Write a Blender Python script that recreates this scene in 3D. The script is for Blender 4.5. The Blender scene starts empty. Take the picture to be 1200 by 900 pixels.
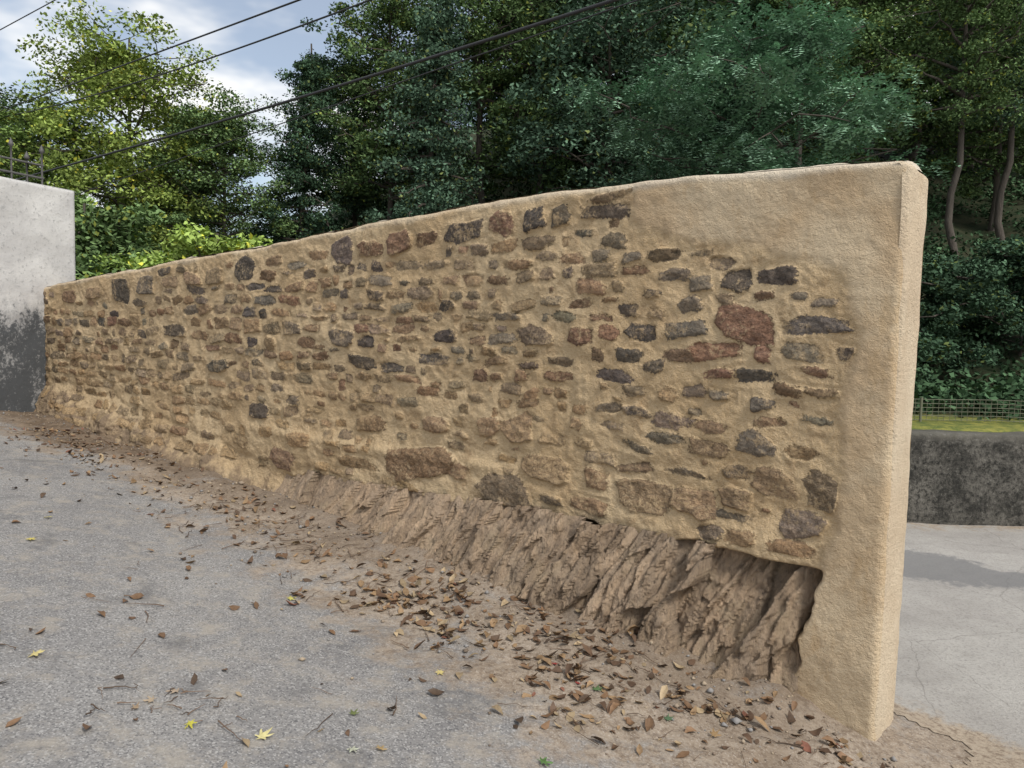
import bpy, math, numpy as np
from mathutils import Matrix, Vector
S=bpy.context.scene
rng=np.random.default_rng(7)
# ------------------------------------------------------------ helpers
def vn(x,y,seed=0):
    r=np.random.default_rng(1000+seed).random((256,256))*2-1
    x=np.asarray(x,float)+seed*3.17; y=np.asarray(y,float)+seed*7.31
    xi=np.floor(x).astype(int); yi=np.floor(y).astype(int); fx=x-xi; fy=y-yi
    fx=fx*fx*(3-2*fx); fy=fy*fy*(3-2*fy)
    a=r[yi%256,xi%256]; b=r[yi%256,(xi+1)%256]; c=r[(yi+1)%256,xi%256]; d=r[(yi+1)%256,(xi+1)%256]
    return (a*(1-fx)+b*fx)*(1-fy)+(c*(1-fx)+d*fx)*fy
def fbm(x,y,seed=0,o=4,g=.5):
    t=0;a=1;f=1
    for i in range(o):
        t=t+a*vn(x*f,y*f,seed+i); a*=g; f*=2.03
    return t
def sst(a,b,x):
    t=np.clip((x-a)/(b-a),0,1); return t*t*(3-2*t)
def mk(name,V,F,mats,smooth=True,attrs=None,cols=None,parent=None,fm=None,link=True):
    V=np.asarray(V,np.float32).reshape(-1,3); F=np.asarray(F,np.int32); k=F.shape[1]
    me=bpy.data.meshes.new(name); me.vertices.add(len(V)); me.vertices.foreach_set('co',V.ravel())
    me.loops.add(F.size); me.loops.foreach_set('vertex_index',F.ravel())
    me.polygons.add(len(F)); me.polygons.foreach_set('loop_start',np.arange(0,F.size,k,dtype=np.int32))
    me.polygons.foreach_set('loop_total',np.full(len(F),k,np.int32))
    if smooth: me.polygons.foreach_set('use_smooth',np.ones(len(F),bool))
    for m in mats: me.materials.append(m)
    if fm is not None: me.polygons.foreach_set('material_index',np.asarray(fm,np.int32))
    me.update(calc_edges=True)
    for n,a in (attrs or {}).items():
        at=me.attributes.new(n,'FLOAT','POINT'); at.data.foreach_set('value',np.asarray(a,np.float32).ravel())
    for n,a in (cols or {}).items():
        at=me.attributes.new(n,'FLOAT_COLOR','POINT'); a=np.asarray(a,np.float32).reshape(-1,3)
        at.data.foreach_set('color',np.c_[a,np.ones(len(a),np.float32)].ravel())
    if not link: return me
    ob=bpy.data.objects.new(name,me); S.collection.objects.link(ob)
    if parent: ob.parent=parent
    return ob
def gridF(ny,nx,flip=False):
    i=np.arange(ny*nx).reshape(ny,nx); a=i[:-1,:-1].ravel();b=i[:-1,1:].ravel();c=i[1:,1:].ravel();d=i[1:,:-1].ravel()
    return np.c_[a,d,c,b] if flip else np.c_[a,b,c,d]
def tube(P,R,k=6):
    P=np.asarray(P,float); n=len(P); T=np.gradient(P,axis=0); T/=np.linalg.norm(T,axis=1)[:,None]+1e-9
    ref=np.array([0,0,1.]) if abs(T[0][2])<.8 else np.array([1.,0,0])
    A=np.cross(T,ref); A/=np.linalg.norm(A,axis=1)[:,None]+1e-9; B=np.cross(T,A)
    th=np.arange(k)/k*2*np.pi
    V=P[:,None]+np.asarray(R)[:,None,None]*(np.cos(th)[None,:,None]*A[:,None]+np.sin(th)[None,:,None]*B[:,None])
    F=[]
    for i in range(n-1):
        for j in range(k): F.append((i*k+j,i*k+(j+1)%k,(i+1)*k+(j+1)%k,(i+1)*k+j))
    return V.reshape(-1,3),np.array(F)
class Acc:
    def __init__(s): s.V=[];s.F=[];s.n=0;s.A=[];s.M=[]
    def add(s,V,F,a=0,m=0):
        s.V.append(V);s.F.append(F+s.n);s.n+=len(V);s.A.append(np.broadcast_to(np.asarray(a,float),(len(V),)+np.asarray(a).shape[1:] if np.ndim(a)>0 and np.shape(a)[0]==len(V) else (len(V),)+np.shape(a)));s.M.append(np.full(len(F),m))
    def get(s): return np.concatenate(s.V),np.concatenate(s.F),np.concatenate(s.A),np.concatenate(s.M)
# ------------------------------------------------------------ material helpers
class MT:
    def __init__(s,name,rough=.9,spec=.2):
        s.m=bpy.data.materials.new(name); s.m.use_nodes=True; s.t=s.m.node_tree; s.p=s.t.nodes['Principled BSDF']
        s.p.inputs['Roughness'].default_value=rough; s.p.inputs['Specular IOR Level'].default_value=spec
        s.pos=s.t.nodes.new('ShaderNodeNewGeometry').outputs['Position']
    def set(s,i,v):
        if isinstance(v,bpy.types.NodeSocket): s.t.links.new(v,i)
        elif isinstance(v,(tuple,list)): i.default_value=(*v,1) if len(v)==3 and len(i.default_value)==4 else v
        else: i.default_value=v
    def noise(s,sc,det=4,ro=.55,vec=None,dist=0,col=False):
        n=s.t.nodes.new('ShaderNodeTexNoise'); s.set(n.inputs['Vector'],vec or s.pos)
        n.inputs['Scale'].default_value=sc;n.inputs['Detail'].default_value=det;n.inputs['Roughness'].default_value=ro;n.inputs['Distortion'].default_value=dist
        return n.outputs['Color' if col else 'Fac']
    def vor(s,sc,feat='F1',vec=None,out='Distance'):
        n=s.t.nodes.new('ShaderNodeTexVoronoi'); n.feature=feat; s.set(n.inputs['Vector'],vec or s.pos); n.inputs['Scale'].default_value=sc
        return n.outputs[out]
    def scale(s,v):
        n=s.t.nodes.new('ShaderNodeVectorMath'); n.operation='MULTIPLY'; s.set(n.inputs[0],s.pos); n.inputs[1].default_value=v; return n.outputs[0]
    def rng(s,v,a,b,c=0.,d=1.):
        n=s.t.nodes.new('ShaderNodeMapRange'); n.interpolation_type='SMOOTHSTEP'; s.set(n.inputs[0],v)
        for i,q in enumerate((a,b,c,d)): s.set(n.inputs[i+1],q)
        return n.outputs[0]
    def mix(s,f,a,b,bl='MIX'):
        n=s.t.nodes.new('ShaderNodeMix'); n.data_type='RGBA'; n.blend_type=bl; s.set(n.inputs[0],f); s.set(n.inputs[6],a); s.set(n.inputs[7],b); return n.outputs[2]
    def math(s,op,a,b=0.):
        n=s.t.nodes.new('ShaderNodeMath'); n.operation=op; s.set(n.inputs[0],a); s.set(n.inputs[1],b); return n.outputs[0]
    def attr(s,n,col=False):
        a=s.t.nodes.new('ShaderNodeAttribute'); a.attribute_name=n; return a.outputs['Color' if col else 'Fac']
    def z(s):
        n=s.t.nodes.new('ShaderNodeSeparateXYZ'); s.set(n.inputs[0],s.pos); return n.outputs[2]
    def bump(s,h,st,dist=.01,prev=None):
        n=s.t.nodes.new('ShaderNodeBump'); n.inputs['Strength'].default_value=st; n.inputs['Distance'].default_value=dist; s.set(n.inputs['Height'],h)
        if prev: s.set(n.inputs['Normal'],prev)
        return n.outputs[0]
    def done(s,col,bump=None,rough=None):
        s.set(s.p.inputs['Base Color'],col)
        if bump is not None: s.set(s.p.inputs['Normal'],bump)
        if rough is not None: s.set(s.p.inputs['Roughness'],rough)
        return s.m
# ---- masonry
m=MT('lime_mortar_masonry',.92,.12)
sd=m.attr('sd'); n60=m.noise(50,4,.7); n6=m.noise(6,5,.7); edge=m.math('ADD',m.math('ADD',sd,m.rng(n60,.2,.8,-.011,.010)),m.rng(n6,.3,.7,.004,-.008))
stone=m.rng(edge,-.002,.004)
n170=m.noise(190,2,.5)
mA=m.mix(m.rng(m.noise(1.3,4,.6),.3,.7),(.50,.35,.19),(.62,.47,.285))
mA=m.mix(m.rng(n6,.5,.75),mA,(.43,.285,.145))
mA=m.mix(m.rng(n170,.35,.65,0,.3),mA,(.74,.60,.42))
mA=m.mix(m.rng(n60,.56,.74,0,.45),mA,(.32,.22,.125))
pan=m.mix(m.rng(m.noise(2.2,5,.68,dist=.3),.35,.68),(.56,.415,.26),(.67,.54,.37))
pan=m.mix(m.rng(n60,.55,.75,0,.3),pan,(.44,.31,.18))
pan=m.mix(m.rng(m.noise(5,4,.75,vec=m.scale((1,1,.45))),.56,.66,0,.45),pan,(.50,.35,.195))
mort=m.mix(m.attr('panel'),mA,pan)
mort=m.mix(m.rng(m.math('ADD',m.attr('foot'),m.rng(n6,.3,.7,-.4,.4)),.1,1.0),mort,(.27,.20,.135))
mort=m.mix(m.attr('sunlit_pale'),mort,(.70,.62,.50))  # mask blends in a lighter mortar colour that imitates sunlight
sc=m.attr('scol',True); n28=m.noise(26,5,.72,vec=m.scale((1,1,2.2)))
sc=m.mix(m.rng(n28,.3,.65,0,.8),sc,m.mix(1.,sc,(1.9,1.75,1.55),'MULTIPLY'))
sc=m.mix(m.rng(m.noise(70,4,.75),.47,.66,0,.75),sc,m.mix(1.,sc,(.40,.37,.37),'MULTIPLY'))
sc=m.mix(m.rng(m.math('ADD',n6,m.rng(n60,.3,.7,-.12,.12)),.50,.70,0,.65),sc,mA)
col=m.mix(stone,mort,sc)
b=m.bump(m.math('ADD',n170,m.math('MULTIPLY',n60,2.8)),.75,.010); b=m.bump(m.math('ADD',stone,m.math('MULTIPLY',n28,1.5)),.45,.007,b)
MASON=m.done(col,b,m.rng(stone,0,1,.95,.78))
# ---- bedrock
m=MT('bedrock',.9,.2)
c=m.attr('scol',True); nv=m.noise(9,6,.72,vec=m.scale((1.3,1.3,.4))); c=m.mix(m.rng(nv,.3,.7),c,m.mix(1.,c,(1.5,1.42,1.3),'MULTIPLY'))
nf=m.noise(26,6,.78,vec=m.scale((2,2,.6))); c=m.mix(m.rng(nf,.5,.68,0,.65),c,(.13,.10,.075))
n4=m.noise(4,5,.75); c=m.mix(m.rng(n4,.5,.66,0,.7),c,(.48,.37,.25)); c=m.mix(m.rng(n4,.33,.46,.45,0),c,(.22,.165,.12))
b=m.bump(nf,1.,.03); b=m.bump(m.noise(110,3,.7),.5,.008,b)
ROCK=m.done(c,b)
# ---- ground
m=MT('ground',.93,.15)
dirt=m.attr('dirt'); dn=m.math('ADD',dirt,m.rng(m.noise(2.8,6,.74),.25,.75,-.45,.45)); dm=m.rng(dn,.3,.9)
asp=m.mix(m.rng(m.noise(.9,5,.65),.32,.68),(.205,.20,.198),(.295,.285,.272))
ag=m.vor(150,'F1',out='Color'); sp=m.t.nodes.new('ShaderNodeSeparateColor'); m.set(sp.inputs[0],ag)
asp=m.mix(m.rng(sp.outputs[0],.6,1,0,.65),asp,(.50,.49,.47)); asp=m.mix(m.rng(sp.outputs[1],.6,1,0,.7),asp,(.09,.09,.095))
n7=m.noise(6,6,.78); asp=m.mix(m.rng(n7,.47,.68,0,.75),asp,(.37,.335,.285)); asp=m.mix(m.rng(m.noise(2.2,5,.75),.54,.68,0,.6),asp,(.135,.132,.13))
n30=m.noise(34,5,.78)
dr=m.mix(m.rng(m.noise(2.5,5,.7),.3,.7),(.27,.215,.16),(.41,.345,.275)); dr=m.mix(m.rng(n30,.42,.66,0,.8),dr,(.15,.11,.08))
dr=m.mix(m.rng(sp.outputs[2],.75,1,0,.5),dr,(.48,.43,.37))
dr=m.mix(m.attr('humus'),dr,m.mix(m.rng(n7,.3,.7),(.10,.072,.05),(.23,.175,.125)))
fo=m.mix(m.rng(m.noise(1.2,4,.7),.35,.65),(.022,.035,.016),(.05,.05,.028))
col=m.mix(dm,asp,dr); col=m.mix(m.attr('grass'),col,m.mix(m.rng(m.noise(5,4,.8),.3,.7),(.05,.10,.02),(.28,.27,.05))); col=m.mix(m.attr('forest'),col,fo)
b=m.bump(m.math('ADD',n30,m.math('MULTIPLY',sp.outputs[0],.3)),.7,.014)
GROUND=m.done(col,b)
# ---- road
m=MT('worn_concrete_road',.92,.15); n3=m.noise(3,6,.72)
rd=m.mix(m.rng(m.noise(1.1,5,.65),.3,.7),(.33,.31,.285),(.43,.41,.375)); n60=m.noise(60,4,.75)
rd=m.mix(m.rng(n60,.46,.70,0,.65),rd,(.19,.18,.165)); rd=m.mix(m.rng(m.noise(8,6,.78),.5,.7,0,.4),rd,(.24,.225,.20))
ck=m.vor(.7,'DISTANCE_TO_EDGE',vec=m.mix(.15,m.pos,m.noise(3,5,.6,col=True)))
rd=m.mix(m.rng(ck,.0,.004,.4,0),rd,(.12,.11,.10))
rd=m.mix(m.rng(m.math('ADD',m.attr('damp'),m.rng(n3,.2,.8,-.3,.3)),.4,.6,0,.75),rd,(.17,.17,.17))
rd=m.mix(m.rng(m.math('ADD',m.attr('dirt'),m.rng(m.noise(6,6,.75),.2,.8,-.5,.5)),.3,.9),rd,m.mix(m.rng(m.noise(34,4,.78),.42,.66,0,.8),(.38,.315,.24),(.17,.125,.09)))
ROAD=m.done(rd,m.bump(n60,.7,.010))
# ---- parapet
m=MT('mossy_concrete',.9,.2); n25=m.noise(22,6,.78)
c=m.mix(m.rng(m.noise(3,6,.75),.38,.62),(.05,.048,.042),(.16,.15,.13)); c=m.mix(m.rng(n25,.48,.62,0,.9),c,(.022,.022,.02)); c=m.mix(m.rng(n25,.33,.45,.7,0),c,(.26,.25,.22))
c=m.mix(m.rng(m.math('ADD',m.z(),m.rng(n25,.3,.7,-.06,.06)),.44,.54,0,.6),c,(.17,.16,.13))
PARA=m.done(c,m.bump(n25,1.,.03))
# ---- white wall
m=MT('weathered_white_render',.9,.15)
zz=m.z(); n20=m.noise(20,5,.8); c=m.mix(m.rng(m.noise(1.5,5,.65),.35,.65),(.47,.46,.45),(.60,.59,.57))
c=m.mix(m.rng(n20,.53,.66,0,.65),c,(.25,.25,.245))
st=m.math('ADD',m.rng(zz,.3,3.0,1.,0.),m.rng(m.noise(1.7,6,.78,vec=m.scale((1,1,.6))),.2,.8,-.5,.5))
c=m.mix(m.rng(st,.3,1.,0,.8),c,(.19,.195,.20)); c=m.mix(m.rng(m.math('MULTIPLY',st,m.noise(24,5,.8)),.30,.46,0,.85),c,(.05,.055,.06))
WHITE=m.done(c,m.bump(n20,.6,.015))
m=MT('weathered_iron',.6,.4); IRON=m.done(m.mix(m.noise(20),(.07,.068,.066),(.13,.125,.12)))
m=MT('cable_rubber',.6,.3); CABLE=m.done((.03,.03,.033))
m=MT('galvanised_wire',.5,.4); WIRE=m.done(m.mix(m.noise(12),(.12,.13,.08),(.2,.2,.14)))
m=MT('bark',.95,.1); nb=m.noise(14,4,.7,vec=m.scale((1,1,.25))); BARK=m.done(m.mix(nb,(.05,.042,.035),(.15,.13,.11)),m.bump(nb,.8,.05))
def leafmat(name,litter=False):
    m=MT(name,.6,.25); t=m.t
    a=m.attr('tint',True)
    if litter:
        a=m.mix(m.rng(m.noise(60,3),.4,.7,0,.5),a,m.mix(1.,a,(.5,.45,.4),'MULTIPLY')); return m.done(a)
    oi=t.nodes.new('ShaderNodeObjectInfo'); a=m.mix(1.,a,oi.outputs['Color'],'MULTIPLY')
    df=t.nodes.new('ShaderNodeBsdfDiffuse'); m.set(df.inputs[0],a); t.nodes.remove(m.p)
    t.links.new(df.outputs[0],t.nodes['Material Output'].inputs[0])
    return m.m
LEAF=leafmat('foliage'); LITTER=leafmat('dry_leaf',True)
m=MT('pebble',.9,.2); PEB=m.done(m.attr('tint',True))

# ------------------------------------------------------------ site geometry
A=np.array([1.718,3.3]); U=np.array([-.7805,.6251]); Nn=np.array([-.6251,-.7805])
def WP(s,d,z):
    s,d,z=np.broadcast_arrays(s,d,z); return np.stack([A[0]+s*U[0]+d*Nn[0],A[1]+s*U[1]+d*Nn[1],z],-1)
zc_s=[-.3,0,.38,.63,.97,1.4,1.89,2.45,3.11,3.89,5.08,6.61,8.67,10.2]
zc_z=[-.40,-.345,-.21,-.20,-.12,-.08,-.05,.0,.05,.08,.11,.18,.28,.33]
def smax(a,b,k): 
    h=np.clip(.5+.5*(a-b)/k,0,1); return b*(1-h)+a*h+k*h*(1-h)
def dirtmask(x,y,s,d):
    wdt=np.interp(s,[-.5,0,1,3,6,10],[1.1,1.5,1.6,1.3,.95,1.3])
    return sst(wdt*1.35,wdt*.35,d)*sst(-1.2,-.2,s)
def G(x,y,detail=True):
    x=np.asarray(x,float);y=np.asarray(y,float)
    xs=np.clip(x,-9,8); ys=np.clip(y,-6,14)
    pl=smax(-.124*xs-.0447*ys,-.48+0*xs,.12)
    s=(x-A[0])*U[0]+(y-A[1])*U[1]; d=(x-A[0])*Nn[0]+(y-A[1])*Nn[1]
    sc_=np.clip(s,-.3,10.2); wx=A[0]+sc_*U[0]; wy=A[1]+sc_*U[1]
    pw=smax(-.124*wx-.0447*wy,-.48+0*wx,.12)
    w=np.exp(-np.clip(d-.22,0,None)/.5)*sst(-1.0,-.4,d)*sst(-.9,-.1,s)*sst(11,10.2,s)
    z=pl+(np.interp(sc_,zc_s,zc_z)-pw)*w
    dr=dirtmask(x,y,s,d)
    if detail: z=z+(.012*fbm(x*2.2,y*2.2,3,5)*(.35+dr)+dr*.010*fbm(x*11,y*11,9,4)+.03*fbm(x*1.7,y*1.7,15,3)*sst(1.0,.3,d)*sst(0,.6,s))*(.25+.75*sst(-.5,-.1,d)*sst(-1.2,-.4,s))
    back=sst(-1.,-1.25,d)*sst(8.3,8.6,y)
    riv=np.interp(y,[8.3,8.6,9.0,11.0,11.8,14.5,16,45,80],[-.5,-.8,-1.5,-1.5,.14,.2,.6,15,19])
    hl=.2+.8*sst(-22,2,x); riv=np.where(y>14.5,.2+(riv-.2)*hl,riv)+sst(14,18,y)*.5*fbm(x*.25,y*.25,5,3)
    return z*(1-back)+riv*back
def gax(lo,hi,a,b,st,n=34):
    m_=np.arange(a,b+1e-6,st); 
    l=a-np.geomspace(st,a-lo,n)[::-1]; r=b+np.geomspace(st,hi-b,n); return np.concatenate([l,m_,r])
gx=gax(-320,320,-7.5,6.,.027,60); gy=gax(-120,400,1.3,10.2,.027,60)
X,Y=np.meshgrid(gx,gy); s_=(X-A[0])*U[0]+(Y-A[1])*U[1]; d_=(X-A[0])*Nn[0]+(Y-A[1])*Nn[1]
Z=G(X,Y); dm_=dirtmask(X,Y,s_,d_)
back=sst(-1.,-1.25,d_)*sst(8.3,8.6,Y)
hum=sst(.85,.15,d_+.25*fbm(X*1.3,Y*1.3,21,4))*np.interp(s_,[-.1,.3,3,5,7,10],[.0,.45,.5,.65,.85,1.])*(1-back)
hum=np.clip(hum+sst(5.,8.5,s_)*sst(1.2,.6,d_)*.7*(1-back),0,1)
mk('ground',np.stack([X,Y,Z],-1),gridF(len(gy),len(gx)),[GROUND],True,dict(dirt=np.maximum(dm_,sst(1.4,.2,np.abs(s_+.2)+np.abs(d_)*.4)),forest=back*sst(13.4,14.2,Y),grass=back*sst(11.2,11.8,Y)*sst(14.5,13.5,Y)*.9,humus=hum))
# road on the far side of the end pier
rx=np.concatenate([np.arange(-2,7,.04),np.geomspace(7,60,30)]); ry=np.concatenate([np.arange(-3,8.02,.04)]); X,Y=np.meshgrid(rx,ry)
s_=(X-A[0])*U[0]+(Y-A[1])*U[1]; d_=(X-A[0])*Nn[0]+(Y-A[1])*Nn[1]
F=gridF(len(ry),len(rx)); ev=(-s_-.28-.42*np.clip(d_,0,9)-.05*fbm(X*3,Y*3,4,4)); ev=np.where(d_<-.42,np.maximum(ev,.05+(-.42-d_)*1.3),ev); ev=np.where((s_>3.2),-1,ev)
keep=(ev.ravel()[F].min(1)>0); Fk=F[keep]; us,inv=np.unique(Fk,return_inverse=True)
Vr=np.stack([X,Y,G(X,Y)+.0045],-1).reshape(-1,3)[us]
dp=np.exp(-(((X-3.75)/.55)**2+((Y-6.5)/.5)**2))+.8*np.exp(-(((X-4.6)/.6)**2+((Y-6.1)/.25)**2))
mk('road',Vr,inv.reshape(Fk.shape),[ROAD],True,dict(dirt=(1.3*sst(.6,0.03,ev)+.6*sst(7.4,8.,Y)).ravel()[us],damp=dp.ravel()[us]))

# ------------------------------------------------------------ main stone wall
KEY="""392,209,26,19,d;358,209,28,11,r;327,212,23,15,r;301,212,20,9,r;264,215,33,13,d;232,219,22,13,r;205,219,15,13,d;186,220,12,12,d;155,220,35,8,d;151,228,28,5,b;170,209,15,5,d;527,200,35,19,d;578,195,36,15,b;617,193,35,11,b;709,189,48,17,d;769,184,41,25,d;659,191,38,10,b;838,182,45,13,b;911,179,50,14,b;482,205,27,8,b;452,200,28,6,g;117,194,17,7,b;95,194,14,4,g;111,183,19,6,g;96,178,14,8,g;77,179,17,9,d;55,181,19,8,d;101,167,15,8,g;123,173,12,5,d;61,171,11,4,b;44,171,9,4,g;32,168,11,5,g;71,157,28,16,r;37,157,33,8,d;102,154,26,8,d;130,152,19,10,d;151,151,13,8,r;169,149,16,11,r;202,148,26,11,g;230,146,21,7,g;280,146,22,8,d;390,142,27,13,d;362,140,17,8,d;651,143,51,11,d;138,164,13,7,d;181,160,17,6,g;158,160,15,4,r;86,143,28,8,r;60,142,8,8,r;41,144,20,8,g;21,144,9,7,d;105,140,17,6,b;136,139,16,7,d;157,138,9,8,b;83,131,16,5,r;64,132,19,6,d;36,135,15,5,r;145,127,23,7,d;121,133,11,8,d;184,124,20,6,r;247,121,13,8,r;290,130,29,8,d;365,124,31,9,d;574,111,45,11,d;60,117,11,7,d;47,125,13,6,b;32,125,19,4,b;83,120,13,5,g;149,108,22,5,g;130,108,18,6,g;109,104,22,8,g;86,103,16,6,b;56,109,16,5,b;34,112,14,4,g;144,98,16,5,g;215,89,23,15,b;239,88,19,12,b;287,85,24,11,b;357,79,33,11,b;501,76,34,13,d;62,97,19,11,p;40,96,15,7,b;86,92,23,8,b;130,88,19,4,g;153,79,19,7,g;29,78,16,17,d;53,79,23,14,b;71,68,17,11,b;72,81,15,7,d;98,78,24,4,g;131,76,21,5,b;154,66,17,12,b;224,49,42,19,g;262,56,23,10,b;299,57,64,20,b;368,48,40,9,b;465,38,36,16,b;38,61,24,13,p;95,63,24,13,b;123,61,31,17,b;158,50,25,9,b;191,67,38,14,b"""
PAL=dict(d=(.092,.084,.077),g=(.155,.135,.11),b=(.18,.13,.092),r=(.158,.10,.073),p=(.13,.11,.10),t=(.24,.17,.11))
MORT=np.array((.50,.36,.20))
top_s=[0,.43,.85,1.39,1.73,2.24,2.99,3.92,5.08,6.59,8.16,9.78,10.3]; top_z=[2.30,2.32,2.33,2.34,2.345,2.34,2.30,2.26,2.18,2.11,2.03,1.93,1.90]
lo_s=[0,.24,.27,.31,.71,1.31,1.91,2.94,3.89,5.08,6.4,7.56,8.7,10.2]; lo_z=[-.9,-.9,.2,.40,.39,.38,.39,.33,.29,.30,.46,.58,.66,.72]
PE_z=[-.9,-.14,.1,.4,.61,.86,1.18,1.5,1.82]; PE_s=[.42,.40,.34,.28,.24,.21,.23,.18,.23]
def panel_sdf(s,z):
    a=np.interp(z,PE_z,PE_s)-s
    lo=np.interp(s,[.2,.44,.74,1.07,1.36],[1.80,1.89,1.96,2.01,2.14]); b_=np.minimum(z-lo,(1.37-s))
    return np.maximum(a,b_)
stones=[]; 
for k in KEY.split(';'):
    a=k.split(','); s,z,w,h=[float(v)/100 for v in a[:4]]
    if s>4 : w*=.85
    stones.append((s,z,w*1.06,h*1.10,a[4],rng.uniform(0,.10) if z>1 else rng.uniform(.05,.3)))
kb=[(q[0],q[1],q[2],q[3]) for q in stones]
def fill(sa,sb_,z,hl,hh_,wl,wh):
    while z<2.32:
        h=rng.uniform(hl,hh_); s=sa+rng.uniform(0,.1)
        while s<sb_:
            w=rng.uniform(wl,wh); hh=h*rng.uniform(.62,1.0); cs=s+w/2; cz=z+h/2+rng.normal(0,.010)+.02*math.sin(s*1.3+z*4)
            s+=w+rng.uniform(.012,.05)
            if panel_sdf(cs,cz)>-.03 or panel_sdf(cs-w/2,cz)>-.02: continue
            lo_=np.interp(cs,lo_s,lo_z)+.01 if cs<4.6 else .25
            if cz+hh/2>np.interp(cs,top_s,top_z)-.05 or cz-hh/2<lo_: continue
            if any(abs(cs-q[0])<(w+q[2])/2+.008 and abs(cz-q[1])<(hh+q[3])/2+.006 for q in kb):
                ok=False
                for f1,f2 in ((.6,.8),(.45,.55)):
                    w2=w*f1; hh2=hh*f2
                    if not any(abs(cs-q[0])<(w2+q[2])/2+.008 and abs(cz-q[1])<(hh2+q[3])/2+.005 for q in kb): ok=True; break
                if not ok: continue
                w,hh=w2,hh2
            dens=.93
            if 1.9<cs<4.8 and .80<cz<1.12: dens=.55
            if cs>1.2 and cz<.8: dens=.7
            if rng.random()>dens: continue
            c_=rng.choice(list('dgbrt'),p=[.24,.28,.30,.08,.10])
            lowf=float(sst(1.35,.8,cz)*sst(.8,2,cs))
            kb.append((cs,cz,w,hh)); stones.append((cs,cz,w*1.08,hh*1.14,c_,rng.uniform(0,.33)*(1-lowf)+lowf*rng.uniform(.2,.7)))
        z+=h+rng.uniform(.004,.02)
fill(.15,4.2,.36,.052,.088,.07,.25)
fill(4.2,9.95,.26,.075,.115,.13,.32)
ss=[0.]; 
while ss[-1]<10.25: ss.append(ss[-1]+.0052+.00085*ss[-1])
ss=np.array(ss); NR=420; t=np.linspace(0,1,NR); t=t**.92
zb=-.75; ztop=np.interp(ss,top_s,top_z)+.012*fbm(ss*1.7,ss*0,31,4)
SSg,_=np.meshgrid(ss,t); ZZ=zb+(ztop[None,:]-zb)*t[:,None]
SD=np.full(SSg.shape,-.05); COL=np.zeros(SSg.shape+(3,))+MORT; PR=np.zeros(SSg.shape)
for (s0,z0,w,h,c_,dust) in stones:
    i0,i1=np.searchsorted(ss,[s0-w*.75,s0+w*.75]); i1=min(i1,len(ss)); 
    if i1-i0<2: continue
    ztm=ztop[(i0+i1)//2]; r0,r1=np.searchsorted(t,[max(0,(z0-h*.9-zb)/(ztm-zb)),(z0+h*.9-zb)/(ztm-zb)])
    sl=(slice(r0,r1),slice(i0,i1)); s_=SSg[sl]-s0; z_=ZZ[sl]-z0
    an=rng.normal(0,.08); u=(s_*math.cos(an)+z_*math.sin(an)); v=(-s_*math.sin(an)+z_*math.cos(an))
    u=u+.014*vn(SSg[sl]*14,ZZ[sl]*14,int(rng.integers(50))); v=v+.007*vn(SSg[sl]*16,ZZ[sl]*18,int(rng.integers(50)))
    u=u/(w/2); v=v/(h/2)
    v=v/(1-.16*rng.uniform(-1,1)*np.clip(u,-1,1))
    if h>.08: v=v+.13*u*rng.uniform(-1,1)
    q=np.zeros_like(u)-9
    for k in range(4):
        th=k*math.pi/2+rng.normal(0,.15); q=np.maximum(q,(u*math.cos(th)+v*math.sin(th))/rng.uniform(.9,1.04))
        th=k*math.pi/2+math.pi/4+rng.normal(0,.25); nx,ny=math.cos(th),math.sin(th)
        q=np.maximum(q,(u*nx+v*ny)/((abs(nx)+abs(ny))*rng.uniform(.66,.95)))
    dd=(1-q)*h/2*(.8+.4*min(w/h,2)/2)
    up=dd>SD[sl]; SD[sl]=np.where(up,dd,SD[sl])
    base=np.array(PAL[c_])*rng.uniform(.72,1.3); base=base*rng.uniform(.95,1.05,3); base=base*(1-dust)+MORT*.8*dust
    COL[sl]=np.where(up[...,None],base,COL[sl])
    pr=rng.uniform(-.007,.007)+ .008*(h>.12); tl=rng.normal(0,.005,2)
    hh=pr+tl[0]*u+tl[1]*v+.005*fbm(SSg[sl]*16,ZZ[sl]*26,int(rng.integers(90)),4)+.008*np.sqrt(np.clip(1-np.clip(q,0,1)**2,0,1))
    PR[sl]=np.where(up,hh,PR[sl])
PAN=panel_sdf(SSg,ZZ)+.02*fbm(SSg*5,ZZ*5,44,4); pm=sst(-.03,.04,PAN)
SD=np.where(PAN>-.005,-.05,SD)
inside=sst(-.004,.008,SD)
H=.013*fbm(SSg*1.1,ZZ*1.6,51,3)+.008*fbm(SSg*5,ZZ*6,52,4)*(1-.7*pm)+.0042*fbm(SSg*20,ZZ*22,53,3)*(1-.6*pm)
H-=.005*sst(-.035,-.012,SD)*(1-inside)*(1-pm)*(.2+vn(SSg*6,ZZ*6,57))
H+=inside*PR+.008*pm
H+=.028*sst(.75,.45,ZZ+.04*fbm(SSg*1.5,SSg*0,58,3))*(1-pm)*sst(.3,.6,SSg)
H+=.02*np.exp(-((ZZ-.62-.03*fbm(SSg*.8,SSg*0,59,2))/.05)**2)*sst(1.8,2.6,SSg)*sst(5.6,4.5,SSg)
LO=np.interp(SSg,lo_s,lo_z)+.035*fbm(SSg*3.5,SSg*0,61,4)
PEg=np.interp(ZZ,PE_z,PE_s)+.03*fbm(ZZ*7,ZZ*0,62,4)
below=sst(.01,-.05,ZZ-np.where(SSg<.75,np.maximum(LO,.40),LO))*sst(-.02,.03,SSg-PEg)
rocky=sst(4.8,3.6,SSg)
foots=sst(.04,-.30,ZZ-LO+.06*fbm(SSg*1.8,ZZ*3,64,4))
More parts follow.
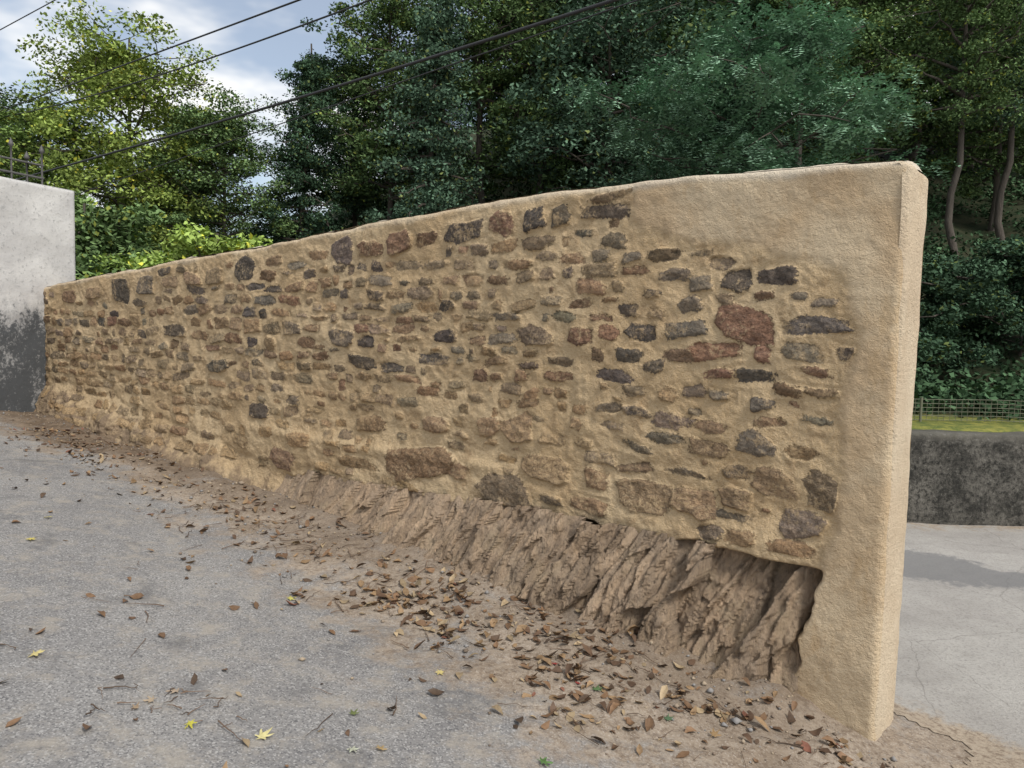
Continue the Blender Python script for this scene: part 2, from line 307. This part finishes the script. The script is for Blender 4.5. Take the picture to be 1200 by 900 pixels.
H+= below*(-.30*rocky)+foots*(1-rocky)*sst(-.02,.03,SSg-PEg)*(.03+.26*np.clip(LO-ZZ,0,.8)+.035*fbm(SSg*2.2,ZZ*4,63,5)+.014*fbm(SSg*9,ZZ*12,65,3))
H-=(1-rocky)*.018*np.exp(-((ZZ-LO-.03)/.03)**2)*(.5+.5*vn(SSg*2,SSg*0,66))
foot=foots*(1-rocky)*.85+.5*sst(.12,-.05,ZZ-LO)*(1-pm)*rocky
SD=np.where((below>.3)&(rocky>.5),-.05,SD)
r=.035; tt=np.clip((ZZ-(ztop[None,:]-r))/r,0,1); H-=r*(1-np.sqrt(1-tt**2*.999)); H+=.012*tt*fbm(SSg*6,ZZ*0,64,3)*(SSg>1)
e=np.clip((r-SSg)/r,0,1); H-=r*(1-np.sqrt(1-e**2*.999))
sunlit_pale=.75*sst(-.05,-.005,ZZ-ztop[None,:]+.02*fbm(SSg*5,SSg*0,65,3)+.01)*(.5+.5*sst(3,.5,SSg))  # sunlit top edge painted as a paler colour, stronger towards the pier
st=bpy.data.objects.new('stone_retaining_wall',None); S.collection.objects.link(st)
mk('masonry_face',WP(SSg,H,ZZ),gridF(NR,len(ss)),[MASON],True,dict(sd=SD,panel=pm,foot=foot,sunlit_pale=np.clip(sunlit_pale,0,1)),dict(scol=COL),st)
T_=.40; ts=np.linspace(.028,T_,26); s2=ss[::3]; s2=np.concatenate([[ -.0],s2[1:]]); SS2,TT=np.meshgrid(s2,ts)
zt=np.interp(SS2,ss,ztop); e=np.clip((TT-(T_-r))/r,0,1); e2=np.clip((r-SS2)/r,0,1)
zz=zt-.002+.012*fbm(SS2*5,TT*5,66,4)*sst(.03,.1,TT)-r*(1-np.sqrt(1-e**2*.999))-r*(1-np.sqrt(1-e2**2*.999))+.02*np.sin(np.clip(TT/T_,0,1)*np.pi)
mk('coping',WP(SS2,-TT,zz),gridF(len(ts),len(s2)),[MASON],True,dict(sd=SS2*0-.05,panel=SS2*0+.5,foot=SS2*0,sunlit_pale=SS2*0+.85),dict(scol=np.zeros(SS2.shape+(3,))+.3),st)  # coping colour lightened to look sunlit
te=np.linspace(.0,T_,44); ze=np.linspace(zb,float(ztop[0])-.0,300); TT,ZE=np.meshgrid(te,ze)
e=np.maximum(np.clip((r-TT)/r,0,1),np.clip((TT-(T_-r))/r,0,1)); tt=np.clip((ZE-(ztop[0]-r))/r,0,1)
sx=-(.0+.006*fbm(TT*8,ZE*4,70,4)+.006)+r*(1-np.sqrt(1-e**2*.999))+r*(1-np.sqrt(1-tt**2*.999))
mk('pier_end',WP(sx,-TT,ZE),gridF(len(ze),len(te),True),[MASON],True,dict(sd=TT*0-.05,panel=TT*0+1,foot=TT*0,sunlit_pale=.35+0*TT),dict(scol=np.zeros(TT.shape+(3,))+.3),st)  # end face lightened in colour, standing in for sun on it
sb=np.linspace(0,10.2,300); zb_=np.linspace(-1.6,1,60); SB,TB=np.meshgrid(sb,zb_); tb=(TB+1.6)/2.6
ZB=-1.6+(np.interp(SB,ss,ztop)-.015+1.6)*tb
mk('masonry_back',WP(SB,-(T_-.004+.012*fbm(SB*3,ZB*3,71,4)),ZB),gridF(60,300,True),[MASON],True,dict(sd=SB*0-.05,panel=SB*0+.3,foot=SB*0,sunlit_pale=SB*0),dict(scol=np.zeros(SB.shape+(3,))+.3),st)

# ------------------------------------------------------------ bedrock outcrop under the wall
sb=np.arange(.18,5.0,.008); vb=np.linspace(0,1,120); SB,VB=np.meshgrid(sb,vb)
zt_=np.interp(SB,lo_s[3:],lo_z[3:])+.05; z0_=np.interp(SB,zc_s,zc_z)-.18; ZB=z0_+(zt_-z0_)*VB
ptop=np.interp(SB,[.2,.35,.6,.9,1.2,1.6,2.2,3,4,5],[-.20,-.11,-.05,.01,.06,.07,.05,.04,.03,-.08])
pbot=np.interp(SB,[.2,.35,.6,.9,1.2,1.6,2.2,3,4,5],[-.10,.03,.16,.25,.32,.37,.42,.40,.33,.12])
p=pbot+(ptop-pbot)*VB**np.interp(SB,[0,1,4],[.9,1.2,.8])
def facets(S1,Z1,sx,sz,shear,seed,amp,grad):
    r_=np.random.default_rng(seed); q1=(S1+shear*Z1+.055*fbm(S1*3,Z1*3,seed,4))/sx; q2=(Z1+.05*fbm(S1*5,Z1*5,seed+5,3))/sz
    best=np.full(S1.shape,1e9); h=np.zeros(S1.shape); cid=np.zeros(S1.shape,int); tab=r_.random((64,64,6))
    i=np.floor(q1).astype(int); j=np.floor(q2).astype(int)
    for di in(-1,0,1):
        for dj in (-1,0,1):
            T=tab[(j+dj)%64,(i+di)%64]; cx=i+di+T[...,0]; cy=j+dj+T[...,1]; D=(q1-cx)**2+(q2-cy)**2
            hh=amp*(T[...,2]-.5)+grad*((T[...,3]-.5)*(q1-cx)*1.6+(T[...,4]-.5)*(q2-cy)*1.2)
            up=D<best; best=np.where(up,D,best); h=np.where(up,hh,h); cid=np.where(up,(T[...,5]*1000).astype(int),cid)
    return h,cid
h1,c1=facets(SB,ZB,.17,.60,.33,281,.13,.10); h2,c2=facets(SB,ZB,.052,.26,.40,282,.045,.045); h3,c3=facets(SB,ZB,.02,.09,.3,283,.012,.014)
p=p+(h1+h2+h3)*np.interp(SB,[0,.5,1,2.2,3,4.6],[.6,.85,1,.95,.75,.4])+.018*fbm(SB*3,ZB*4,85,3)+.010*fbm(SB*13,ZB*9,84,5)
tint=.74+.5*((c2*37)%100)/100; tint*=np.interp(VB,[0,.35,1],[.78,.97,1.05]); rc=np.stack([.35*tint,.272*tint,.20*tint],-1); k=((c1*13)%100)/100
rc=rc*(1-.35*k[...,None])+.35*k[...,None]*np.array((.46,.34,.24))
mk('bedrock_outcrop',WP(SB,p,ZB),gridF(len(vb),len(sb)),[ROCK],False,None,dict(scol=rc))

# ------------------------------------------------------------ white wall + iron fence
w0=np.array([-5.80,9.86]); wd=np.array([-.41,-.912]); wn=np.array([.912,-.41])
ys=np.linspace(0,5.5,260); zs=np.linspace(-.2,3.205,180); YS,ZS=np.meshgrid(ys,zs)
def W2(a,b,z): a,b,z=np.broadcast_arrays(a,b,z); return np.stack([w0[0]+a*wd[0]+b*wn[0],w0[1]+a*wd[1]+b*wn[1],z],-1)
ww=bpy.data.objects.new('white_boundary_wall',None); S.collection.objects.link(ww)
e=np.clip((.02-YS)/.02,0,1)*.02+np.clip((ZS-3.17)/.035,0,1)**2*.03
mk('rendered_face',W2(YS,.008*fbm(YS*3,ZS*3,90,4)-e,ZS),gridF(180,260,True),[WHITE],True,None,None,ww)
mk('body',W2(np.array([0.004,0.004,5.5,5.5]*2),np.array([-.016,-.3,-.3,-.016]*2),np.array([-.6]*4+[3.20]*4)),np.array([(0,1,2,3),(7,6,5,4),(0,4,5,1),(1,5,6,2),(2,6,7,3),(3,7,4,0)]),[WHITE],False,None,None,ww)
fe=bpy.data.objects.new('iron_railing',None); S.collection.objects.link(fe); ac=Acc()
for zr in (3.30,3.46):
    V,F=tube(W2(np.linspace(.34,5.4,8),-.12,zr),[.015]*8,5); ac.add(V,F)
for i,a in enumerate(np.arange(.36,5.4,.19)):
    hgt=3.72 if i%2==0 else 3.60
    P_=W2(np.full(6,a),-.12,np.array([3.19,3.5,hgt-.11,hgt-.09,hgt-.06,hgt])); V,F=tube(P_,[.012,.012,.012,.036,.026,.001],5); ac.add(V,F)
V_,F_,_a,_b=ac.get(); mk('railing_bars',V_,F_,[IRON],True,None,None,fe)

# ------------------------------------------------------------ parapet and mesh fence beyond the road
xs=np.arange(-2.2,14,.05); pr=np.array([(0,-.9),(0,-.6),(0,-.4),(0,-.2),(0,0),(0,.2),(0,.4),(.005,.49),(.03,.52),(.15,.53),(.3,.525),(.33,.5),(.34,.2),(.34,-1.6)])
XS,I=np.meshgrid(xs,np.arange(len(pr))); PY=8.0+pr[I,0]+.012*fbm(XS*2,pr[I,1]*3,92,4); PZ=pr[I,1]+.010*fbm(XS*3,I*1.,93,3)
mk('concrete_parapet',np.stack([XS,PY,PZ],-1),gridF(len(pr),len(xs)),[PARA],True)
mf=Acc()
for x in np.arange(3,18,2.): V,F=tube([(x,12.6,0),(x,12.6,.58)],[.022,.022],6); mf.add(V,F)
for z in np.arange(.2,.56,.07): V,F=tube(np.stack([np.linspace(3,17,30),np.full(30,12.6),z+.01*np.sin(np.arange(30)*1.3)],1),[.005]*30,4); mf.add(V,F)
for x in np.arange(3,17,.1): V,F=tube([(x,12.6,.18),(x,12.6,.55)],[.005,.005],4); mf.add(V,F)
V_,F_,_a,_b=mf.get(); mk('wire_mesh_fence',V_,F_,[WIRE],True)

# ------------------------------------------------------------ overhead cables
def cable(pts,rad):
    pts=np.array(pts,float); t_=np.linspace(0,1,len(pts)); tt=np.linspace(0,1,60)
    co=[np.polyfit(t_,pts[:,k],min(2,len(pts)-1)) for k in range(3)]; P_=np.stack([np.polyval(c,tt) for c in co],1)
    V,F=tube(P_,[rad]*60,6); mk('overhead_cable',V,F,[CABLE],True)
def ext(a,b,l,r): a=np.array(a);b=np.array(b); d=b-a; return [a-d*l,b+d*r]
cable(ext((-12.31,18,8.31),(-10.38,17,8.61),3,5),.012)
cable(ext((-15.1,22,7.53),(-3.51,12,6.61),.3,.6),.015)
cable([(-15.1,22,7.36),(-9.1,17,6.66),(-2.29,11,6.21),(4.4,5.4,6.1)],.014)
cable([(-15.1,19,4.35),(-9.3,15,4.42),(-3.45,11,4.72),(.65,7.5,4.77),(4.8,4,4.7)],.019)
cable([(-15,19.5,3.5),(-8.97,15,3.9),(-2.13,10,4.60),(3.5,5.6,4.9)],.008)

# ------------------------------------------------------------ vegetation
def leaves(C,L,W,rg,up=.6,col=None):
    n=len(C); nrm=rg.normal(size=(n,3)); nrm[:,2]=np.abs(nrm[:,2])+up; nrm/=np.linalg.norm(nrm,axis=1)[:,None]
    a=rg.normal(size=(n,3)); a-=nrm*(a*nrm).sum(1)[:,None]; a/=np.linalg.norm(a,axis=1)[:,None]; b=np.cross(nrm,a)
    l=(L*rg.uniform(.6,1.3,n))[:,None]; w=(W*rg.uniform(.6,1.3,n))[:,None]
    V=np.stack([C-a*l/2,C+b*w/2-nrm*w*.15+a*l*.08,C+a*l/2,C-b*w/2-nrm*w*.15+a*l*.08],1).reshape(-1,3)
    return V,np.arange(4*n).reshape(n,4)
def tree_mesh(name,seed,H,R,kind='broad',nl=34,lpc=260,lsz=.13,crown0=.25):
    rg=np.random.default_rng(seed); ac=Acc()
    n=12; tz=np.linspace(-.6,H*.86,n); wob=np.cumsum(rg.normal(0,.06*H/12,(n,2)),0); wob[:2]=0
    tp=np.c_[wob,tz]; tr=np.interp(tz,[-.6,0,.5,H*.5,H],[.034*H*.55,.026*H*.55,.02*H*.55,.012*H*.55,.02]); V,F=tube(tp,tr,8); ac.add(V,F,np.ones(3),0)
    cl=[];cr=[]
    for i in range(nl):
        f=crown0+(1-crown0)*((i+rg.random())/nl); z0=H*(f*.80); c0=np.array([np.interp(z0,tz,wob[:,0]),np.interp(z0,tz,wob[:,1]),z0])
        az=i*2.399+rg.normal(0,.4)
        g=(f-crown0)/(1-crown0)
        if kind=='cone': rr=R*(1.05-g)**.8; rise=-.05
        elif kind=='shrub': rr=R*math.sqrt(max(0,1-g**2))*1.; rise=.35
        else: rr=R*(math.sin(math.pi*min(.97,(g*.82+.16)))**.6); rise=.55*g+.25
        rr*=rg.uniform(.65,1.15); ln=rr
        d=np.array([math.cos(az),math.sin(az),rise+rg.normal(0,.15)]); k=np.linspace(0,1,6)[:,None]
        pts=c0+d*ln*k+np.array([0,0,1.])*(-.18*ln*k**2 if kind!='cone' else -.25*ln*k**2)+rg.normal(0,.05*ln,(6,3))*k
        V,F=tube(pts,np.linspace(.010*H*.6*(1.2-.7*g),.012,6),5); ac.add(V,F,np.ones(3),0)
        for j in range(4 if kind!='cone' else 5):
            kk=[.45,.7,.88,1.,.3][j]; bp=pts[min(5,int(kk*5))]; off=rg.normal(0,.22*R*(.7 if kind=='cone' else 1),3)*np.array([1,1,.6])*(.5+kk*.5); e_=bp+off
            cl.append(e_); cr.append(rg.uniform(.15,.29)*R*(.8 if kind=='cone' else 1.))
            V,F=tube([bp,(bp+e_)/2+rg.normal(0,.04,3),e_],[.02,.014,.006],4); ac.add(V,F,np.ones(3),0)
    if kind!='shrub': cl.append(np.array([wob[-1,0],wob[-1,1],H*.93])); cr.append(.2*R)
    for c0,r0 in zip(cl,cr):
        m_=int(lpc*rg.uniform(.5,1.3)); d=rg.normal(size=(m_,3)); d/=np.linalg.norm(d,axis=1)[:,None]
        rad=r0*rg.random(m_)**.45; P_=c0+d*rad[:,None]*np.array([1.25,1.25,.62])
        P_[:,2]-=.12*r0*((P_[:,0]-c0[0])**2+(P_[:,1]-c0[1])**2)/r0**2
        cb=rg.uniform(.65,1.4)
        if kind=='acacia':
            m2=m_//9; q=P_[:m2]; az=rg.random(m2)*6.28; sp=np.stack([np.cos(az),np.sin(az),rg.uniform(-.7,.1,m2)],1); sd_=np.stack([-np.sin(az),np.cos(az),0*az],1)
            kk=np.linspace(0,1,7)[None,:,None]; PP=q[:,None]+sp[:,None]*kk*.34+np.array([0,0,-.12])*kk**2
            for sg in(-1,1):
                a_=sd_[:,None]*sg+sp[:,None]*.35+rg.normal(0,.3,PP.shape); w_=sp[:,None]*.028
                Q=np.stack([PP,PP+a_*.045+w_,PP+a_*.095,PP+a_*.045-w_],2).reshape(-1,3); tn=cb*np.ones((len(Q),3))*np.repeat(rg.uniform(.7,1.35,m2),28)[:,None]
                ac.add(Q,np.arange(len(Q)).reshape(-1,4),tn,1)
        else:
            V,F=leaves(P_,lsz,lsz*.6,rg,.5 if kind!='cone' else .2); tn=cb*np.repeat(rg.uniform(.65,1.4,m_),4)[:,None]*np.array([1,1,1]); 
            yl=(np.repeat(rg.random(m_),4)<.06)[:,None]; tn=np.where(yl,tn*np.array([1.9,1.4,.8]),tn); ac.add(V,F,tn,1)
    V,F,a,mm=ac.get(); return mk(name,V,F,[BARK,LEAF],False,None,dict(tint=a),None,mm,False)
def put(name,me,x,y,sc,rot,col,dz=0,sxy=None):
    ob=bpy.data.objects.new(name,me); ob.location=(x,y,float(G(x,y,False))+dz); sx_=sxy or sc; ob.scale=(sx_,sx_,sc); ob.rotation_euler=(0,0,rot); ob.color=(*col,1); S.collection.objects.link(ob)
b1=tree_mesh('broad_a',1,11,3.1,lpc=210,nl=44,lsz=.165,crown0=.18); b2=tree_mesh('broad_b',2,13,2.9,lpc=190,nl=46,crown0=.22,lsz=.165); b3=tree_mesh('broad_c',3,14,2.6,lpc=180,nl=30,crown0=.5,lsz=.145)
cn=tree_mesh('spruce',4,13,2.5,'cone',nl=60,lpc=100,lsz=.16,crown0=.12); acm=tree_mesh('acacia',5,9.5,3.0,'acacia',nl=50,lpc=400,crown0=.28)
sh=tree_mesh('shrub',6,3.2,1.5,'shrub',nl=24,lpc=220,lsz=.11,crown0=.1)
DK=(.060,.105,.062);MD=(.12,.185,.075);LT=(.23,.30,.08);TL=(.088,.145,.095)
def gz(x,y): return float(G(x,y,False))
def T(name,me,H0,x,y,topz,col,rot=None,wide=1.):
    g=gz(x,y); sc=(topz-g)/H0; put(name,me,x,y,sc,rng.random()*6.28 if rot is None else rot,col,0,sc*wide)
T('broadleaf_tree',b1,11,-11.3,22,10.9,LT,rot=1.)
T('broadleaf_tree',b2,13,-14.6,23,9.0,(.18,.26,.085),wide=1.35)
T('broadleaf_tree',b1,11,-18.5,25,9.0,MD,wide=1.1)
T('broadleaf_tree',b1,11,-8.9,23,8.8,MD,wide=1.1)
T('broadleaf_tree',b2,13,-11.5,27,9.6,MD,wide=1.3)
T('spruce_tree',cn,13,-6.8,23.5,11.4,DK)
T('broadleaf_tree',b1,11,-5.6,26,11.6,DK)
T('broadleaf_tree',b2,13,-4.0,24,13.4,MD)
T('spruce_tree',cn,13,-2.6,22,12.6,TL)
T('broadleaf_tree',b3,14,-1.2,24,15.0,MD)
T('broadleaf_tree',b2,13,.8,24,15.5,MD)
T('broadleaf_tree',b1,11,2.6,22,13.0,TL)
T('acacia_tree',acm,9.5,5.0,16.6,8.9,(.185,.30,.20),wide=1.05)
T('broadleaf_tree',b2,13,5.5,26,16,DK)
T('broadleaf_tree',b3,14,8.6,23,15,MD)
T('broadleaf_tree',b1,11,10.2,25,15,MD)
T('broadleaf_tree',b3,14,12.6,21.5,14,MD)
T('broadleaf_tree',b3,14,15.,23,15,TL)
T('broadleaf_tree',b2,13,16.5,26,16,MD)
for x,y,tz_,c in [(-5.6,14.2,3.7,(.28,.38,.10)),(-4.3,14.6,3.2,(.24,.33,.09)),(-7.4,15.2,3.3,(.20,.28,.08)),(-.1,14.4,4.1,(.20,.30,.085)),(-2.9,15.5,4.1,TL),(-1.7,16,4.4,DK),(1.4,15.5,4.4,DK),(3,16,4.6,DK),(-9.4,16,4.6,MD),(-11.5,17,5.,(.17,.25,.09)),(5,15,3.6,TL),(-13.5,17.5,5.4,(.22,.30,.10)),(7.4,16,4,DK),(9.6,17,4,DK),(12,17.5,4.5,DK)]:
    T('shrub',sh,3.2,x,y,tz_,c)
for x in np.arange(-7,27,3.8):
    T('broadleaf_tree',[b1,b2,b1,cn][int(rng.integers(4))],12.5,x+rng.normal(0,.6),32+rng.normal(0,2),float(np.interp(x,[-7,-4,-1,8],[11,12.5,17,23])),TL if rng.random()<.5 else MD,wide=1.45)
for x in np.arange(-40,-13,4.5): T('broadleaf_tree',[b1,b2][int(rng.integers(2))],12,x,34+rng.normal(0,3),10.4+rng.normal(0,.9),MD,wide=1.4)
rg=np.random.default_rng(12); ac=Acc()
for i in range(1200):
    x=rg.uniform(-22,26); y=13.6+ (rg.random()**1.5)*20; r0=rg.uniform(.4,.95); m_=90
    d=rg.normal(size=(m_,3)); d/=np.linalg.norm(d,axis=1)[:,None]; d[:,2]=np.abs(d[:,2])
    P_=np.array([x,y,gz(x,y)])+d*r0*np.array([1.2,1.2,.9])*(rg.random((m_,1))**.35)
    V,F=leaves(P_,.15,.10,rg,.5); ac.add(V,F,np.array([.050,.090,.046])*rg.uniform(.6,1.7)*np.repeat(rg.uniform(.6,1.5,m_),4)[:,None],0)
V,F,a,mm=ac.get(); ob=mk('undergrowth',V,F,[LEAF],False,None,dict(tint=a)); ob.color=(1,1,1,1)

# ------------------------------------------------------------ litter: leaves, twigs, pebbles
def leafshape(n,rg,L):
    u=np.array([-.5,-.2,.15,.5]); wv=np.array([.02,.26,.22,.01])
    base=[]; 
    for a_,w_ in zip(u,wv): base+= [(a_,w_,0),(a_,0,0),(a_,-w_,0)]
    B=np.array(base); P=np.repeat(B[None],n,0); cur=rg.uniform(-.6,1.6,n)[:,None]; fold=rg.uniform(-.2,1.2,n)[:,None]
    P[:,:,2]=cur*P[:,:,0]**2*.9+fold*np.abs(P[:,:,1])*.8+rg.normal(0,.03,P.shape[:2])
    P*=L[:,None,None]; f=[]
    for i in range(3):
        for j in range(2): f.append((i*3+j,i*3+j+1,i*3+j+4,i*3+j+3))
    return P,np.array(f)
def place(P,f,x,y,rg,tiltamp,dz):
    n=len(x); yaw=rg.random(n)*6.28; tx=rg.normal(0,tiltamp,n); ty=rg.normal(0,tiltamp,n)
    Q=P.copy(); Q[:,:,2]+=tx[:,None]*P[:,:,0]+ty[:,None]*P[:,:,1]
    c,s=np.cos(yaw)[:,None],np.sin(yaw)[:,None]; X_=Q[:,:,0]*c-Q[:,:,1]*s; Y_=Q[:,:,0]*s+Q[:,:,1]*c
    mn=Q[:,:,2].min(1,keepdims=True); Z_=Q[:,:,2]-mn*.8+(G(x,y)+dz)[:,None]
    V=np.stack([X_+x[:,None],Y_+y[:,None],Z_],-1).reshape(-1,3); F=(f[None]+np.arange(n)[:,None,None]*P.shape[1]).reshape(-1,f.shape[1]); return V,F
rg=np.random.default_rng(33); n=3300
s1=rg.uniform(-.1,8.5,n); dband=np.interp(s1,[0,1,2,3,5,8.5],[.58,.70,.78,.68,.55,.5]); d1=dband+rg.normal(0,.27,n)
nf=420; s1=np.r_[s1,rg.uniform(-1,9,nf)]; d1=np.r_[d1,rg.uniform(.2,3.6,nf)]
px_=A[0]+s1*U[0]+d1*Nn[0]; py_=A[1]+s1*U[1]+d1*Nn[1]
cl=fbm(px_*1.6,py_*1.6,101,3); keep=(d1>.16)&((cl>.0)|(rg.random(len(s1))<.25))&(py_>1.2)&(rg.random(len(s1))<np.interp(s1,[0,3,5,9],[1,1.,.5,.3])); px_,py_=px_[keep],py_[keep]; n=len(px_)
L=rg.uniform(.024,.074,n); P,f=leafshape(n,rg,L); V,F=place(P,f,px_,py_,rg,.3,.002)
pal=np.array([(.19,.115,.065),(.13,.08,.05),(.27,.18,.10),(.09,.06,.04),(.34,.26,.16),(.20,.09,.06)]); ci=rg.choice(6,n,p=[.28,.22,.22,.11,.14,.03])
tc=pal[ci]*rg.uniform(.7,1.3,(n,1)); 
mk('fallen_leaves',V,F,[LITTER],False,None,dict(tint=np.repeat(tc,12,0)))
def maple():
    pts=[];nl=5
    for i in range(nl):
        a0=math.radians(-100+50*i); rl=[.55,.85,1.,.85,.55][i]
        for da,rr in((-19,.42),(-10,.62),(-6,.80),(0,1.),(6,.80),(10,.62)): pts.append((rr*rl*math.sin(a0+math.radians(da)),rr*rl*math.cos(a0+math.radians(da)),0))
    pts.append((.08,-.12,0));pts.append((0,-.55,.0));pts.append((-.05,-.1,0)); return np.array(pts)
mp=maple()
ac=Acc(); spec=[(-1.95,2.98,.05,(.55,.47,.20)),(-.88,2.60,.055,(.60,.54,.26)),(-1.15,2.62,.035,(.45,.42,.06)),(-.45,2.62,.035,(.35,.25,.12)),(-.55,2.60,.035,(.42,.44,.34)),(-2.9,4.4,.05,(.55,.47,.12)),(.42,3.3,.05,(.10,.17,.07)),(.72,3.15,.04,(.09,.15,.08)),(-.6,2.85,.035,(.14,.17,.06)),(-1.2,4.0,.045,(.45,.42,.12)),(-3.1,4.9,.04,(.42,.38,.14)),(-2.2,4.5,.04,(.3,.2,.12)),(.25,3.5,.03,(.32,.05,.045)),(.35,3.35,.025,(.3,.05,.045)),(-3.2,4.45,.04,(.40,.10,.10)),(-1.3,2.85,.045,(.38,.30,.22)),(.15,2.68,.045,(.10,.19,.06)),(.9,3.05,.04,(.3,.2,.1)),(-.3,3.3,.035,(.48,.40,.16)),(1.05,3.2,.035,(.1,.15,.06)),(-1.35,2.75,.035,(.33,.26,.18)),(-1.38,2.68,.03,(.3,.22,.14))]
for x,y,sz,c in spec:
    P=mp.copy(); P[:,2]=.25*(P[:,0]**2+P[:,1]**2)*rg.uniform(-.3,1)+rg.normal(0,.04,len(P)); P=np.vstack([P,[(0,0,.03)]])*sz
    f=np.array([(i,(i+1)%(len(P)-1),len(P)-1) for i in range(len(P)-1)])
    V,F=place(P[None],f,np.array([x]),np.array([y]),rg,.15,.006); ac.add(V,F,np.array(c),0)
V,F,a,mm=ac.get(); mk('maple_leaves',V,F,[LITTER],False,None,dict(tint=a))
ac=Acc()
for i in range(215):
    if i<155: s0=rg.uniform(.1,5); d0=rg.uniform(.35,1.2); x,y=A+s0*U+d0*Nn
    elif i<175: x,y=-1.3+rg.normal(0,.13),2.72+rg.normal(0,.08)
    else: x,y=rg.uniform(-2.8,1),rg.uniform(2.4,5)
    ln=rg.uniform(.05,.22)*(.5 if 155<=i<175 else 1); az=rg.random()*6.28; k=np.linspace(-.5,.5,6); bx=x+k*ln*math.cos(az)+rg.normal(0,.004,6); by=y+k*ln*math.sin(az)+rg.normal(0,.004,6)
    P_=np.stack([bx,by,G(bx,by)+.006+rg.uniform(0,.01)+rg.normal(0,.002,6)],1); V,F=tube(P_,np.linspace(.0030,.001,6)*rg.uniform(.5,1.2),5); ac.add(V,F,np.array((.15,.105,.075))*rg.uniform(.5,1.3),0)
V,F,a,mm=ac.get(); mk('fallen_twigs',V,F,[PEB],True,None,dict(tint=a))
n=3600; s1=rg.uniform(-.9,9.8,n); d1=np.abs(rg.normal(.1,.5,n))+.05; x=A[0]+s1*U[0]+d1*Nn[0]; y=A[1]+s1*U[1]+d1*Nn[1]; k=y>1.3; x,y=x[k],y[k]; n=len(x)
O=np.array([(1,0,0),(0,1,0),(-1,0,0),(0,-1,0),(0,0,1),(0,0,-1)],float); P=O[None]*rg.uniform(.6,1.3,(n,6,1))*(rg.gamma(1.4,.0028,n)+.002)[:,None,None]; P[:,:,2]*=.7
of=np.array([(0,1,4),(1,2,4),(2,3,4),(3,0,4),(1,0,5),(2,1,5),(3,2,5),(0,3,5)]); V,F=place(P,of,x,y,rg,0,-.001)
pal=np.array([(.30,.24,.18),(.22,.17,.13),(.36,.29,.21),(.26,.25,.24),(.16,.125,.095)]); tc=pal[rg.integers(0,5,n)]
mk('gravel',V,F,[PEB],False,None,dict(tint=np.repeat(tc,6,0)))

# ------------------------------------------------------------ light, sky, camera
el=math.radians(48); az=np.array([.62,-.785]); sun=bpy.data.lights.new('sun','SUN'); sun.energy=3.0; sun.angle=math.radians(15); sun.color=(1,.955,.885)
so=bpy.data.objects.new('sun',sun); S.collection.objects.link(so); dv=Vector((az[0]*math.cos(el),az[1]*math.cos(el),math.sin(el))); so.rotation_euler=dv.to_track_quat('Z','Y').to_euler(); so.location=(10,-10,20)
w=bpy.data.worlds.new('World'); S.world=w; w.use_nodes=True; nt=w.node_tree; bg=nt.nodes['Background']
sk=nt.nodes.new('ShaderNodeTexSky'); sk.sky_type='NISHITA'; sk.sun_disc=False; sk.sun_elevation=el; sk.sun_rotation=math.atan2(az[0],az[1]); sk.air_density=1.1; sk.dust_density=1.
tc=nt.nodes.new('ShaderNodeTexCoord'); mp_=nt.nodes.new('ShaderNodeMapping'); mp_.inputs['Scale'].default_value=(1,1,2.4); mp_.inputs['Location'].default_value=(.3,.1,0); nt.links.new(tc.outputs['Generated'],mp_.inputs[0])
nz=nt.nodes.new('ShaderNodeTexNoise'); nz.inputs['Scale'].default_value=2.6; nz.inputs['Detail'].default_value=5; nz.inputs['Roughness'].default_value=.55; nt.links.new(mp_.outputs[0],nz.inputs[0])
mr=nt.nodes.new('ShaderNodeMapRange'); mr.interpolation_type='SMOOTHSTEP'; mr.inputs[1].default_value=.44; mr.inputs[2].default_value=.62; mr.inputs[3].default_value=.20; nt.links.new(nz.outputs['Fac'],mr.inputs[0])
mx=nt.nodes.new('ShaderNodeMix'); mx.data_type='RGBA'; nt.links.new(mr.outputs[0],mx.inputs[0]); nt.links.new(sk.outputs[0],mx.inputs[6]); mx.inputs[7].default_value=(9.0,8.9,8.7,1); nt.links.new(mx.outputs[2],bg.inputs[0]); bg.inputs[1].default_value=.13
cd=bpy.data.cameras.new('camera'); co=bpy.data.objects.new('camera',cd); S.collection.objects.link(co); S.camera=co
cd.sensor_width=36; cd.lens=26.01; cd.clip_end=1500; cd.clip_start=.05
co.location=(0,0,1.5); co.rotation_euler=(Matrix.Rotation(math.radians(86),3,'X')@Matrix.Rotation(math.radians(1.5),3,'Z')).to_euler()
S.view_settings.view_transform='Standard'; S.view_settings.look='None'; S.view_settings.exposure=0
